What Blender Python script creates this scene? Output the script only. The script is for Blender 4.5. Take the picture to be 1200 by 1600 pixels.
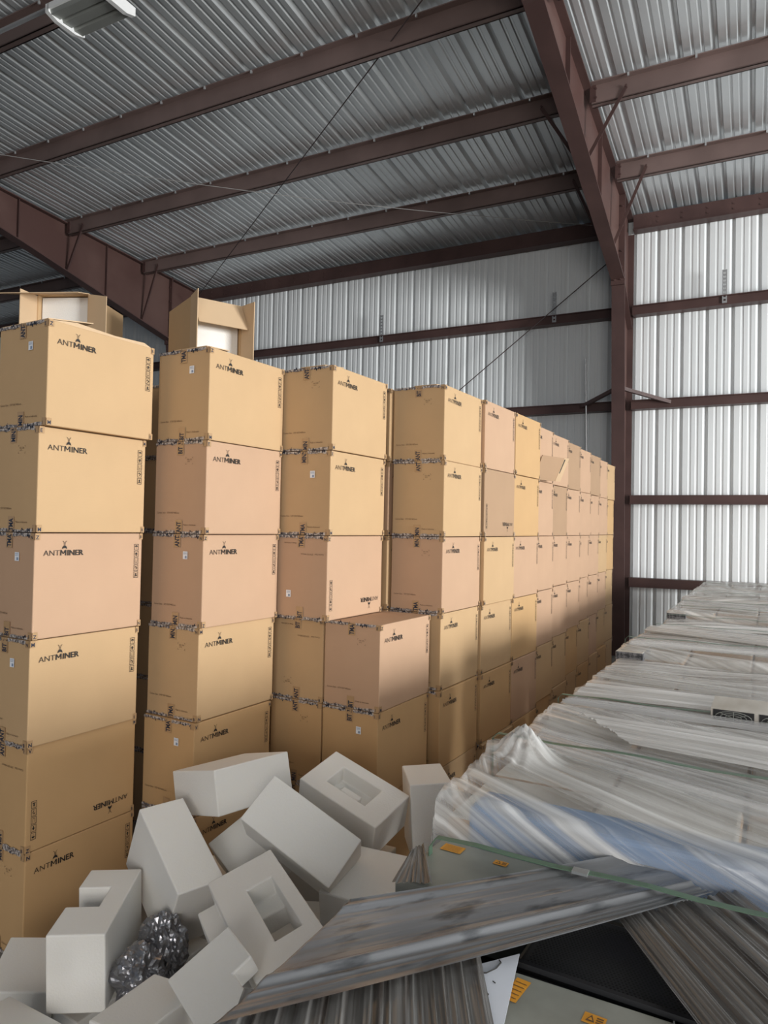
import bpy, bmesh, math, random
import numpy as np
from mathutils import Vector, Matrix, noise
random.seed(7)
S = bpy.context.scene
for o in list(bpy.data.objects): bpy.data.objects.remove(o)
COL = S.collection

# ------------------------------------------------------------ camera, light, exposure
HC = 1.6505
YAW, PITCH, ROLL, FPX = 0.52955, 0.019464, 0.019749, 1115.1
cy, sy, cp, sp = math.cos(YAW), math.sin(YAW), math.cos(PITCH), math.sin(PITCH)
Fw = Vector((-sy*cp, cy*cp, sp)); R0 = Vector((cy, sy, 0)); U0 = R0.cross(Fw)
Rt = math.cos(ROLL)*R0 + math.sin(ROLL)*U0; Up = -math.sin(ROLL)*R0 + math.cos(ROLL)*U0
cam = bpy.data.cameras.new('camera'); co = bpy.data.objects.new('camera', cam); COL.objects.link(co)
cam.sensor_fit = 'VERTICAL'; cam.sensor_height = 36.0; cam.lens = FPX/1600*36; cam.clip_start = 0.02
co.matrix_world = Matrix(((Rt.x, Up.x, -Fw.x, 0), (Rt.y, Up.y, -Fw.y, 0), (Rt.z, Up.z, -Fw.z, HC), (0, 0, 0, 1)))
S.camera = co
S.view_settings.view_transform = 'Standard'; S.view_settings.look = 'None'
S.view_settings.exposure = 0.0; S.view_settings.gamma = 1.0; S.view_settings.use_curve_mapping = False
wd = bpy.data.worlds.new('world'); S.world = wd; wd.use_nodes = True
wd.node_tree.nodes['Background'].inputs[0].default_value = (0.68, 0.82, 1.0, 1)
wd.node_tree.nodes['Background'].inputs[1].default_value = 0.22

def area(name, loc, target, sx, sz, power, color):
    l = bpy.data.lights.new(name, 'AREA'); l.shape = 'RECTANGLE'; l.size = sx; l.size_y = sz
    l.energy = power; l.color = color
    o = bpy.data.objects.new(name, l); COL.objects.link(o); o.location = loc
    d = Vector(target) - Vector(loc); o.rotation_euler = d.to_track_quat('-Z', 'Y').to_euler()
    return o
# daylight entering by the open truck door in the right-hand side wall. The front lamp is fill, added to brighten the camera-facing sides
area('daylight_side_door', (14.0, 3.2, 2.2), (0.0, 5.0, 2.3), 3.8, 3.6, 2850, (0.99, 1.0, 0.99))
area('front_fill_lamp', (2.2, -4.0, 2.15), (-2.2, 3.0, 1.7), 4.0, 2.4, 240, (1.0, 0.955, 0.90))

# ------------------------------------------------------------ materials
def mat(name, base, rough=0.6, metal=0.0, spec=0.5, alpha=1.0):
    m = bpy.data.materials.new(name); m.use_nodes = True
    b = m.node_tree.nodes['Principled BSDF']
    b.inputs['Base Color'].default_value = (*base, 1); b.inputs['Roughness'].default_value = rough
    b.inputs['Metallic'].default_value = metal; b.inputs['Specular IOR Level'].default_value = spec
    b.inputs['Alpha'].default_value = alpha
    return m
def N(m, t, **k):
    n = m.node_tree.nodes.new(t)
    for a, v in k.items(): setattr(n, a, v)
    return n
def L(m, a, b): m.node_tree.links.new(a, b)
def bsdf(m): return m.node_tree.nodes['Principled BSDF']
def noise_mix(m, c1, c2, scale=(1, 1, 1), nscale=5.0, detail=4, lo=0.35, hi=0.65, coord='Object', target='Base Color', rough=0.5):
    tc = N(m, 'ShaderNodeTexCoord'); mp = N(m, 'ShaderNodeMapping'); mp.inputs['Scale'].default_value = scale
    nz = N(m, 'ShaderNodeTexNoise'); nz.inputs['Scale'].default_value = nscale; nz.inputs['Detail'].default_value = detail
    nz.inputs['Roughness'].default_value = rough
    cr = N(m, 'ShaderNodeValToRGB'); cr.color_ramp.elements[0].position = lo; cr.color_ramp.elements[1].position = hi
    cr.color_ramp.elements[0].color = (*c1, 1) if hasattr(c1, '__len__') else (c1, c1, c1, 1)
    cr.color_ramp.elements[1].color = (*c2, 1) if hasattr(c2, '__len__') else (c2, c2, c2, 1)
    L(m, tc.outputs[coord], mp.inputs[0]); L(m, mp.outputs[0], nz.inputs['Vector']); L(m, nz.outputs['Fac'], cr.inputs[0])
    if target: L(m, cr.outputs[0], bsdf(m).inputs[target])
    return nz, cr
def bump(m, scale=(1, 1, 1), nscale=50, dist=0.002, strength=0.4, coord='Object', detail=3):
    tc = N(m, 'ShaderNodeTexCoord'); mp = N(m, 'ShaderNodeMapping'); mp.inputs['Scale'].default_value = scale
    nz = N(m, 'ShaderNodeTexNoise'); nz.inputs['Scale'].default_value = nscale; nz.inputs['Detail'].default_value = detail
    bp = N(m, 'ShaderNodeBump'); bp.inputs['Distance'].default_value = dist; bp.inputs['Strength'].default_value = strength
    L(m, tc.outputs[coord], mp.inputs[0]); L(m, mp.outputs[0], nz.inputs['Vector']); L(m, nz.outputs['Fac'], bp.inputs['Height'])
    L(m, bp.outputs[0], bsdf(m).inputs['Normal'])

def cardboard(name, c):
    m = mat(name, c, 0.75, spec=0.25)
    d = tuple(x*0.93 for x in c)
    noise_mix(m, d, c, (1, 1, 1), 3.0, 6, 0.3, 0.7)
    bump(m, (1, 1, 90), 6, 0.0006, 0.35)
    return m
M = {}
M['card_a'] = cardboard('kraft_cardboard', (0.55, 0.37, 0.205))
M['card_b'] = cardboard('kraft_cardboard_pinkish', (0.53, 0.345, 0.225))
M['card_c'] = cardboard('kraft_cardboard_golden', (0.56, 0.355, 0.175))
M['card_d'] = cardboard('kraft_cardboard_brown', (0.42, 0.275, 0.17))
M['card_in'] = cardboard('cardboard_inside', (0.60, 0.43, 0.27))
M['ink'] = mat('black_ink', (0.02, 0.018, 0.016), 0.7)
M['ink_soft'] = mat('faded_ink', (0.12, 0.075, 0.04), 0.7)
M['tape'] = mat('brown_packing_tape', (0.45, 0.29, 0.155), 0.22, spec=0.6)
M['tape_edge'] = mat('clear_packing_tape', (0.36, 0.27, 0.19), 0.2, spec=0.7)
noise_mix(M['tape_edge'], (0.16, 0.13, 0.12), (0.60, 0.54, 0.50), (60, 60, 60), 1.5, 5, 0.40, 0.62)  # pale flecks paint whitish glints into the tape colour
M['tape_ink'] = mat('blue_black_tape_print', (0.025, 0.032, 0.055), 0.35)
M['sticker'] = mat('white_sticker', (0.82, 0.85, 0.90), 0.5)
M['sticker_ink'] = mat('grey_sticker_print', (0.25, 0.32, 0.45), 0.6)
M['foam'] = mat('white_polyethylene_foam', (0.80, 0.785, 0.75), 0.85, spec=0.2)
bsdf(M['foam']).inputs['Subsurface Weight'].default_value = 0.25
bsdf(M['foam']).inputs['Subsurface Radius'].default_value = (0.03, 0.028, 0.022)
bump(M['foam'], (1, 1, 1), 160, 0.0015, 0.5)
M['steel'] = mat('red_oxide_steel', (0.115, 0.052, 0.045), 0.5, spec=0.4)
noise_mix(M['steel'], (0.070, 0.038, 0.035), (0.105, 0.058, 0.052), (1, 1, 1), 2.2, 6, 0.35, 0.7)
M['purlin'] = mat('dusty_brown_purlin_steel', (0.19, 0.115, 0.10), 0.5, spec=0.4)
noise_mix(M['purlin'], (0.165, 0.115, 0.105), (0.215, 0.15, 0.138), (1, 1, 1), 2.0, 5, 0.35, 0.7)
M['rafter'] = mat('dusty_red_oxide_steel', (0.14, 0.062, 0.05), 0.5, spec=0.4)
nz, cr = noise_mix(M['rafter'], (0.088, 0.045, 0.039), (0.165, 0.10, 0.086), (1, 1, 1), 0.9, 7, 0.4, 0.85)
M['galv'] = mat('galvanised_steel', (0.55, 0.56, 0.57), 0.4, 0.7)
M['roof'] = mat('galvalume_roof_sheet', (0.70, 0.735, 0.755), 0.30, 0.55, 0.5)
M['wall'] = mat('white_painted_wall_sheet', (0.86, 0.89, 0.90), 0.33, 0.0, 0.5)
M['floor'] = mat('concrete', (0.33, 0.30, 0.27), 0.8)
noise_mix(M['floor'], (0.17, 0.16, 0.145), (0.27, 0.25, 0.23), (1, 1, 1), 1.5, 6)
M['lampgrey'] = mat('grey_reflector', (0.30, 0.31, 0.29), 0.45, 0.3)
M['lampwhite'] = mat('white_enamel', (0.85, 0.86, 0.86), 0.4)
M['rope'] = mat('bracing_wire', (0.35, 0.34, 0.33), 0.5, 0.4)
M['darkwire'] = mat('dark_bracing_rod', (0.07, 0.05, 0.05), 0.6)
M['strap'] = mat('green_polyester_strap', (0.10, 0.17, 0.115), 0.4)
M['clip'] = mat('steel_strap_clip', (0.6, 0.62, 0.62), 0.3, 0.8)
M['unit'] = mat('grey_painted_sheet_metal', (0.30, 0.31, 0.27), 0.42, 0.1)
noise_mix(M['unit'], (0.27, 0.275, 0.235), (0.34, 0.345, 0.305), (1, 1, 1), 7, 4, 0.42, 0.58)
M['black'] = mat('black_machine_shell', (0.012, 0.012, 0.014), 0.4)
M['darkunit'] = mat('dark_grey_machine_side', (0.07, 0.07, 0.075), 0.5)
noise_mix(M['darkunit'], (0.03, 0.03, 0.035), (0.20, 0.20, 0.21), (60, 60, 60), 1.0, 3, 0.4, 0.6)
M['wood'] = mat('pallet_wood', (0.42, 0.28, 0.15), 0.8)
M['load'] = mat('tan_cover_board', (0.50, 0.43, 0.35), 0.7)
noise_mix(M['load'], (0.50, 0.46, 0.40), (0.70, 0.67, 0.62), (6, 2, 2), 1.5, 5)
M['loadside'] = mat('kraft_load_sides', (0.44, 0.29, 0.17), 0.7)
M['blue'] = mat('blue_plastic_cover', (0.10, 0.22, 0.42), 0.5)
M['paper'] = mat('white_paper', (0.72, 0.75, 0.82), 0.7)
M['orange'] = mat('orange_sticker', (0.75, 0.33, 0.03), 0.6)
M['bag'] = mat('silver_antistatic_bag', (0.30, 0.30, 0.32), 0.28, 0.85)
M['tag'] = mat('pale_tag', (0.6, 0.58, 0.56), 0.6)

def film(name, c_lo, c_hi, a_lo, a_hi, rough, vscale, dark=None):
    m = mat(name, c_hi, rough, spec=0.6)
    nz, cr = noise_mix(m, c_lo, c_hi, (0.9, vscale, 1), 1.0, 5, 0.38, 0.62, coord='UV', rough=0.55)
    tc = N(m, 'ShaderNodeTexCoord'); mp = N(m, 'ShaderNodeMapping'); mp.inputs['Scale'].default_value = (0.8, vscale*0.7, 1)
    mp.inputs['Location'].default_value = (3.3, 7.7, 0)
    n2 = N(m, 'ShaderNodeTexNoise'); n2.inputs['Scale'].default_value = 1.0; n2.inputs['Detail'].default_value = 5
    mr = N(m, 'ShaderNodeMapRange'); mr.inputs['From Min'].default_value = 0.35; mr.inputs['From Max'].default_value = 0.65
    mr.inputs['To Min'].default_value = a_lo; mr.inputs['To Max'].default_value = a_hi
    L(m, tc.outputs['UV'], mp.inputs[0]); L(m, mp.outputs[0], n2.inputs['Vector']); L(m, n2.outputs['Fac'], mr.inputs[0])
    L(m, mr.outputs[0], bsdf(m).inputs['Alpha'])
    bp = N(m, 'ShaderNodeBump'); bp.inputs['Distance'].default_value = 0.004; bp.inputs['Strength'].default_value = 0.6
    L(m, nz.outputs['Fac'], bp.inputs['Height']); L(m, bp.outputs[0], bsdf(m).inputs['Normal'])
    return m
M['film_w'] = film('milky_stretch_film', (0.56, 0.55, 0.53), (0.93, 0.93, 0.92), 0.18, 0.80, 0.12, 42)
M['film_w2'] = film('thick_milky_stretch_film', (0.62, 0.60, 0.57), (0.95, 0.94, 0.93), 0.6, 0.95, 0.16, 30)
M['film_clear'] = film('thin_clear_stretch_film', (0.6, 0.6, 0.6), (0.95, 0.95, 0.95), 0.06, 0.55, 0.06, 30)
M['film_d'] = film('grimy_grey_stretch_film', (0.13, 0.135, 0.14), (0.28, 0.29, 0.31), 0.94, 1.0, 0.2, 8)
M['film_d2'] = film('pleated_grey_stretch_film', (0.055, 0.046, 0.040), (0.27, 0.265, 0.255), 0.8, 1.0, 0.2, 36)

# dark smudges and grime on the foreground film
m = M['film_d']; src = bsdf(m).inputs['Base Color'].links[0].from_socket
tc = N(m, 'ShaderNodeTexCoord'); mp = N(m, 'ShaderNodeMapping'); mp.inputs['Scale'].default_value = (9, 22, 1)
nz = N(m, 'ShaderNodeTexNoise'); nz.inputs['Scale'].default_value = 1.0; nz.inputs['Detail'].default_value = 6
cr = N(m, 'ShaderNodeValToRGB'); cr.color_ramp.elements[0].position = 0.33; cr.color_ramp.elements[1].position = 0.46
cr.color_ramp.elements[0].color = (0.36, 0.37, 0.38, 1)
mx = N(m, 'ShaderNodeMix', data_type='RGBA', blend_type='MULTIPLY'); mx.inputs['Factor'].default_value = 1.0
L(m, tc.outputs['UV'], mp.inputs[0]); L(m, mp.outputs[0], nz.inputs['Vector']); L(m, nz.outputs['Fac'], cr.inputs[0])
L(m, src, mx.inputs[6]); L(m, cr.outputs[0], mx.inputs[7]); L(m, mx.outputs[2], bsdf(m).inputs['Base Color'])

# ------------------------------------------------------------ helpers
def tag(o, label=None, cat=None, group=None, kind=None):
    if label: o['label'] = label
    if cat: o['category'] = cat
    if group: o['group'] = group
    if kind: o['kind'] = kind
    return o
def link(name, me, mats, parent=None, mw=None):
    o = bpy.data.objects.new(name, me)
    if mats is not None and len(me.materials) == 0:
        for m in (mats if isinstance(mats, (list, tuple)) else [mats]): me.materials.append(m)
    COL.objects.link(o)
    if parent: o.parent = parent
    if mw is not None: o.matrix_world = mw
    return o
def obj(name, bm, mats, parent=None, mw=None, smooth=False):
    me = bpy.data.meshes.new(name); bm.normal_update(); bm.to_mesh(me); bm.free()
    if smooth:
        for p in me.polygons: p.use_smooth = True
    return link(name, me, mats, parent, mw)
def empty(name, loc=(0, 0, 0), rz=0):
    o = bpy.data.objects.new(name, None); o.empty_display_size = 0.1; COL.objects.link(o)
    o.location = loc; o.rotation_euler = (0, 0, rz); return o
def box(bm, x0, x1, y0, y1, z0, z1, mi=0, mtx=None):
    vs = [Vector((x, y, z)) for z in (z0, z1) for y in (y0, y1) for x in (x0, x1)]
    if mtx is not None: vs = [mtx @ v for v in vs]
    v = [bm.verts.new(p) for p in vs]
    fs = []
    for q in ((0, 2, 3, 1), (4, 5, 7, 6), (0, 1, 5, 4), (2, 6, 7, 3), (0, 4, 6, 2), (1, 3, 7, 5)):
        f = bm.faces.new([v[i] for i in q]); f.material_index = mi; fs.append(f)
    return fs
def bar(bm, a, b, w, h, up=(0, 0, 1), mi=0):
    a, b = Vector(a), Vector(b); d = (b-a); l = d.length; d.normalize()
    s = d.cross(Vector(up)); s.normalize(); u = s.cross(d)
    m = Matrix(((d.x, s.x, u.x, a.x), (d.y, s.y, u.y, a.y), (d.z, s.z, u.z, a.z), (0, 0, 0, 1)))
    box(bm, 0, l, -w/2, w/2, -h/2, h/2, mi, m)
def tube(bm, pts, r, n=6, mi=0):
    rings = []
    for i, p in enumerate(pts):
        p = Vector(p); d = Vector(pts[min(i+1, len(pts)-1)]) - Vector(pts[max(i-1, 0)]); d.normalize()
        s = d.cross(Vector((0.13, 0.2, 1))); s.normalize(); u = s.cross(d)
        rings.append([bm.verts.new(p + r*(math.cos(2*math.pi*k/n)*s + math.sin(2*math.pi*k/n)*u)) for k in range(n)])
    for a, b in zip(rings, rings[1:]):
        for k in range(n):
            f = bm.faces.new((a[k], a[(k+1) % n], b[(k+1) % n], b[k])); f.material_index = mi
    for rg in (rings[0][::-1], rings[-1]): bm.faces.new(rg).material_index = mi
def prism(bm, poly, y0, y1, mtx=None, mi=0, axis='Y'):
    # poly in (a, b) extruded along an axis
    def P(a, b, t):
        v = Vector((a, t, b)) if axis == 'Y' else (Vector((t, a, b)) if axis == 'X' else Vector((a, b, t)))
        return mtx @ v if mtx is not None else v
    A = [bm.verts.new(P(a, b, y0)) for a, b in poly]; Bq = [bm.verts.new(P(a, b, y1)) for a, b in poly]
    n = len(poly)
    for i in range(n): bm.faces.new((A[i], A[(i+1) % n], Bq[(i+1) % n], Bq[i])).material_index = mi
    bm.faces.new(A[::-1]).material_index = mi; bm.faces.new(Bq).material_index = mi
    bmesh.ops.recalc_face_normals(bm, faces=bm.faces[:])
def bevel(o, w, seg=2, ang=0.6):
    md = o.modifiers.new('bevel', 'BEVEL'); md.width = w; md.segments = seg; md.limit_method = 'ANGLE'; md.angle_limit = ang
    return o
def mesh_of(name, bm, mats):
    me = bpy.data.meshes.new(name); bm.normal_update(); bm.to_mesh(me); bm.free()
    for m in mats: me.materials.append(m)
    return me
TXT = {}
def text_mesh(s, size, bold=0.0, align='LEFT'):
    k = (s, size, bold, align)
    if k in TXT: return TXT[k]
    c = bpy.data.curves.new('t', 'FONT'); c.body = s; c.size = size; c.offset = bold; c.align_x = align; c.resolution_u = 2
    o = bpy.data.objects.new('t', c); COL.objects.link(o)
    dg = bpy.context.evaluated_depsgraph_get()
    me = bpy.data.meshes.new_from_object(o.evaluated_get(dg)); bpy.data.objects.remove(o)
    vs = [v.co.copy() for v in me.vertices]; fs = [list(p.vertices) for p in me.polygons]
    bpy.data.meshes.remove(me); TXT[k] = (vs, fs); return TXT[k]
def add_text(bm, s, size, mtx, mi=0, bold=0.0, align='LEFT', sx=1.0):
    vs, fs = text_mesh(s, size, bold, align)
    nv = [bm.verts.new(mtx @ Vector((v.x*sx, v.y, 0))) for v in vs]
    for f in fs:
        try: bm.faces.new([nv[i] for i in f]).material_index = mi
        except ValueError: pass
    return max(v.x for v in vs)*sx

# ------------------------------------------------------------ the building (rotated a little against the stacks)
BR = Matrix.Rotation(0.0525, 4, 'Z')
YW = 10.2266
XL, XR = -17.5, 6.0
def rib_profile(x0, x1, pitch=0.305, h=0.036, mh=0.0055):
    pts = []; x = x0
    while x < x1:
        p = pitch
        pts += [(x, 0), (x+0.12*p, -h), (x+0.19*p, -h), (x+0.225*p, 0),
                (x+0.44*p, 0), (x+0.475*p, -mh), (x+0.53*p, -mh), (x+0.56*p, 0),
                (x+0.72*p, 0), (x+0.755*p, -mh), (x+0.81*p, -mh), (x+0.84*p, 0)]
        x += p
    pts.append((x, 0)); return pts
# back wall: ribs stand outwards and inwards as shallow folds
prof = rib_profile(-1.2104-0.305*54, XR)
bm = bmesh.new(); a = [bm.verts.new((x, YW-h, 0)) for x, h in prof]; b = [bm.verts.new((x, YW-h, 5.955)) for x, h in prof]
for i in range(len(a)-1): bm.faces.new((a[i], a[i+1], b[i+1], b[i]))
c = [bm.verts.new((x, YW+0.08, z)) for x, z in ((prof[0][0], 0), (prof[-1][0], 0), (prof[-1][0], 5.955), (prof[0][0], 5.955))]
bm.faces.new(c)
tag(obj('wall_back', bm, M['wall'], mw=BR), kind='structure')
def zroof(y): return 6.035 + 0.0667*(YW-1.5-y)
prof = rib_profile(-1.30-0.305*54, XR+4, mh=0.010)
bm = bmesh.new()
a = [bm.verts.new((x, YW+0.05, zroof(YW+0.05)+0.035-h)) for x, h in prof]; b = [bm.verts.new((x, -9, zroof(-9)+0.035-h)) for x, h in prof]
for i in range(len(a)-1): bm.faces.new((a[i], b[i], b[i+1], a[i+1]))
c = [bm.verts.new((x, y, zroof(y)+0.09)) for x, y in ((prof[0][0], YW+0.05), (prof[-1][0], YW+0.05), (prof[-1][0], -9), (prof[0][0], -9))]
bm.faces.new(c)
tag(obj('ceiling', bm, M['roof'], mw=BR), kind='structure')
bm = bmesh.new(); box(bm, -30, 30, -30, 14, -0.15, 0)
tag(obj('floor', bm, M['floor'], mw=BR), kind='structure')

# eave strut and wall girts
BAYS = (('far left bay', XL, -9.338), ('wide middle bay', -9.162, -1.650), ('bright right-hand bay', -1.475, XR))
def cee(bm, x0, x1, yc, z0, z1, d=0.16, lip=0.03, t=0.012):
    # web facing the room at yc, flanges running back to the wall
    box(bm, x0, x1, yc, yc+t, z0, z1); box(bm, x0, x1, yc+t, yc+d, z0, z0+t); box(bm, x0, x1, yc+t, yc+d, z1-t, z1)
for bn, x0, x1 in BAYS:
    bm = bmesh.new()
    box(bm, x0, x1, YW-0.16, YW-0.148, 5.72, 5.94); box(bm, x0, x1, YW-0.148, YW-0.03, 5.72, 5.735)
    box(bm, x0, x1, YW-0.20, YW-0.16, 5.72, 5.732)
    x = x0+0.3
    while x < x1:
        for dz in (5.79, 5.86): box(bm, x, x+0.02, YW-0.168, YW-0.158, dz, dz+0.02)
        x += 0.305
    tag(obj('eave_strut', bm, M['steel'], mw=BR), 'dark red steel eave beam where roof meets back wall, ' + bn, 'steel beam', 'eave beams')
GZ = (4.632, 3.35, 2.07, 0.96)
GN = ('highest girt', 'second girt from the roof', 'third girt from the roof', 'lowest girt')
for bn, x0, x1 in BAYS:
    for z, gn in zip(GZ, GN):
        bm = bmesh.new(); cee(bm, x0, x1, YW-0.17, z-0.06, z+0.06)
        if z < 3: box(bm, x0, x1, YW-0.20, YW-0.17, z-0.06, z-0.048)
        else: box(bm, x0, x1, YW-0.20, YW-0.17, z+0.048, z+0.06)
        tag(obj('wall_girt', bm, M['steel'], mw=BR), 'brown steel wall girt, the ' + gn + ', ' + bn, 'steel beam', 'wall girts')
# roof purlins
CLIP = [None]
ON = ('', 'nearest the back wall', 'second from the back wall', 'third from the back wall', 'fourth from the back wall', 'fifth from the back wall', 'sixth from the back wall', 'seventh from the back wall')
for bn, x0, x1 in BAYS:
    for k in range(1, 8):
        y = YW-1.4985*k; zt = zroof(y)-0.012; zb = zt-0.20
        bm = bmesh.new()
        box(bm, x0, x1, y-0.006, y+0.006, zb, zt); box(bm, x0, x1, y-0.006, y+0.065, zb, zb+0.012)
        box(bm, x0, x1, y-0.07, y, zt-0.010, zt)
        box(bm, x0, x1, y+0.053, y+0.065, zb, zb+0.025)
        p = obj('roof_purlin', bm, M['purlin'], mw=BR)
        if CLIP[0] is None:
            bm = bmesh.new(); box(bm, 0, 0.018, -0.075, -0.06, -0.035, -0.002); CLIP[0] = mesh_of('roof_clip', bm, [M['galv']])
        x = x0+0.35
        while x < x1:
            if x > -14:
                cl = bpy.data.objects.new('roof_clip', CLIP[0]); COL.objects.link(cl); cl.parent = p; cl.location = (x, y, zt)
            x += 0.61
        tag(p, 'brown roof purlin ' + ON[k] + ', ' + bn, 'steel beam', 'roof purlins')

# rigid frames
def zbot(y): return min(4.88+0.235*(9.42-y), zroof(y)-0.20-0.26)
def frame(xc, label):
    root = empty('steel_frame', BR @ Vector((xc, 9.8, 0)), 0.0525)
    T = Matrix.Translation((-xc, -9.8, 0))
    w = 0.082
    def fin(name, bm, m='steel'): bm.transform(T); return obj(name, bm, M[m], root)
    def yf(z): return 9.80-0.36*min(z, 4.9)/4.9
    # column
    bm = bmesh.new()
    prism(bm, [(yf(0), 0), (yf(4.9), 4.9), (yf(4.9)+0.018, 4.9), (yf(0)+0.018, 0)], xc-w, xc+w, axis='X'); fin('column_flange', bm)
    bm = bmesh.new()
    prism(bm, [(yf(0)+0.018, 0), (yf(4.9)+0.018, 4.9), (10.19, 4.95), (10.19, 0)], xc-0.006, xc+0.006, axis='X'); fin('column_web', bm, 'rafter')
    bm = bmesh.new(); box(bm, xc-w, xc+w, 10.19, 10.205, 0, 5.72); fin('column_flange', bm)
    # knee end plate with bolts
    bm = bmesh.new(); box(bm, xc-w-0.004, xc+w+0.004, 9.415, 9.445, 4.80, 4.92)
    for dx in (-0.04, 0.04):
        tube(bm, [(xc+dx, 9.40, 4.865), (xc+dx, 9.42, 4.865)], 0.016, 6)
    fin('knee_plate', bm)
    bm = bmesh.new(); bar(bm, (xc+0.04, 9.46, 4.86), (xc+0.04, 10.18, 4.42), 0.07, 0.012, (0, 0, 1)); bar(bm, (xc-0.04, 9.46, 4.86), (xc-0.04, 10.18, 4.42), 0.07, 0.012, (0, 0, 1)); fin('knee_stiffener', bm)
    # rafter
    ys = [9.42, 8.0, 6.5, 5.4, 4.2, 3.0, 0, -4, -9]
    up = [(y, zroof(y)-0.025) for y in ys]; lo = [(y, zbot(y)) for y in ys]
    bm = bmesh.new()
    poly = [(10.19, 4.95)] + lo + up[::-1] + [(10.19, zroof(10.19)-0.025)]
    prism(bm, poly, xc-0.006, xc+0.006, axis='X'); fin('rafter_web', bm, 'rafter')
    bm = bmesh.new()
    for (y0, z0), (y1, z1) in zip(lo, lo[1:]): prism(bm, [(y0, z0-0.016), (y0, z0), (y1, z1), (y1, z1-0.016)], xc-w, xc+w, axis='X')
    fin('rafter_bottom_flange', bm)
    bm = bmesh.new()
    for (y0, z0), (y1, z1) in zip(up, up[1:]): prism(bm, [(y0, z0-0.016), (y0, z0), (y1, z1), (y1, z1-0.016)], xc-w, xc+w, axis='X')
    prism(bm, [(10.19, zroof(10.19)-0.041), (10.19, zroof(10.19)-0.025), (9.42, up[0][1]), (9.42, up[0][1]-0.016)], xc-w, xc+w, axis='X')
    fin('rafter_top_flange', bm)
    # splice plate and vertical stiffeners on the web
    bm = bmesh.new()
    box(bm, xc-w, xc+w, 9.40, 9.425, 4.90, 5.98)
    for z in (5.02, 5.22, 5.55, 5.8):
        for s in (-1, 1): tube(bm, [(xc+s*0.05, 9.385, z), (xc+s*0.05, 9.44, z)], 0.014, 6)
    fin('splice_plate', bm)
    for y in (8.0, 6.45):
        bm = bmesh.new(); box(bm, xc-0.05, xc+0.05, y-0.005, y+0.005, zbot(y), zroof(y)-0.04); fin('web_stiffener', bm)
    # flange braces up to the purlins
    for k in (1, 2, 4):
        y = YW-1.4985*k; zt = zroof(y)-0.10
        for s in (-1, 1):
            bm = bmesh.new()
            a = Vector((xc+s*0.42, y-0.02, zt-0.02)); b = Vector((xc+s*0.05, y+0.02, zbot(y)+0.01))
            bar(bm, a, b, 0.035, 0.006, (0, 1, 0)); bar(bm, a+Vector((0, 0.015, 0)), b+Vector((0, 0.015, 0)), 0.006, 0.03, (0, 1, 0))
            tube(bm, [a+Vector((0, -0.012, 0.01)), a+Vector((0, 0.0, 0.01))], 0.012, 6)
            fin('flange_brace', bm)
        for s in (-1, 1):
            bm = bmesh.new()
            box(bm, xc+s*0.1-0.03, xc+s*0.1+0.03, y-0.014, y-0.006, zt-0.09, zt+0.08)
            for dz in (-0.05, 0.04): tube(bm, [(xc+s*0.13, y-0.02, zt+dz), (xc+s*0.13, y-0.01, zt+dz)], 0.010, 6)
            fin('purlin_clip', bm)
    # girt braces off the column
    for s in (-1, 1):
        bm = bmesh.new(); bar(bm, (xc+s*0.04, 9.62, 3.50), (xc+s*0.58, 10.06, 3.36), 0.045, 0.045); fin('girt_brace', bm)
    return tag(root, label, 'steel frame')
fr = frame(-1.5625, 'red-brown steel post and rafter between the dark and the bright wall bay')
frame(-9.25, 'red-brown steel frame with deep dusty rafter behind the left cartons')
# pale tag on the post
bm = bmesh.new(); box(bm, -1.585, -1.535, 9.70, 9.712, 1.46, 1.56)
tag(obj('paper_tag', bm, M['tag'], mw=BR), 'small pale rectangular tag stuck on the steel post', 'tag')
# perforated galvanised straps standing on the top girt
for x, lb in ((-0.345, 'perforated galvanised strap on top girt in the bright bay'), (-2.53, 'galvanised strap on top girt in the shaded corner'), (-5.30, 'galvanised strap on top girt above the carton wall')):
    bm = bmesh.new(); z = 4.62
    box(bm, x-0.028, x-0.014, YW-0.19, YW-0.182, z-0.03, z+0.40); box(bm, x+0.014, x+0.028, YW-0.19, YW-0.182, z-0.03, z+0.40)
    for i in range(9): box(bm, x-0.014, x+0.014, YW-0.19, YW-0.182, z-0.03+i*0.05, z-0.005+i*0.05)
    tag(obj('hanger_strap', bm, M['galv'], mw=BR), lb, 'metal strap', 'hanger straps')
# thin bracing cables and rods
def cable(name, pts, r, m, lb):
    bm = bmesh.new(); tube(bm, pts, r, 5); tag(obj(name, bm, M[m]), lb, 'cable')
DIR = {}
def ray(px, py):
    return Rt*((px-600)/FPX) + Up*((800-py)/FPX) + Fw
def hit_z(px, py, z):
    d = ray(px, py); t = (z-HC)/d.z; return Vector((0, 0, HC)) + d*t
def hit_yb(px, py, y):
    Bi = BR.inverted(); d = Bi @ ray(px, py); o = Bi @ Vector((0, 0, HC)); t = (y-o.y)/d.y; return BR @ (o + d*t)
p0 = hit_z(-60, 232, 5.86); p1 = hit_yb(948, 354, YW-0.5)
cable('bracing_cable', [p0.lerp(p1, t/12) - Vector((0, 0, 0.10*math.sin(math.pi*t/12))) for t in range(13)], 0.004, 'rope', 'thin pale cable strung under the purlins across the wide bay')
p0 = hit_z(690, -40, 6.15); p1 = hit_yb(300, 475, YW-0.45)
cable('bracing_rod', [p0, p1], 0.006, 'darkwire', 'thin dark rod crossing diagonally under the roof of the wide bay')
p0 = hit_yb(953, 408, YW-0.28); p1 = hit_yb(560, 745, YW-0.28)
cable('bracing_rod', [p0, p1], 0.007, 'darkwire', 'thin dark rod running diagonally down the shaded back wall')
p0 = hit_yb(915, 560, YW-0.24); p1 = hit_yb(917, 760, YW-0.24)
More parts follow.
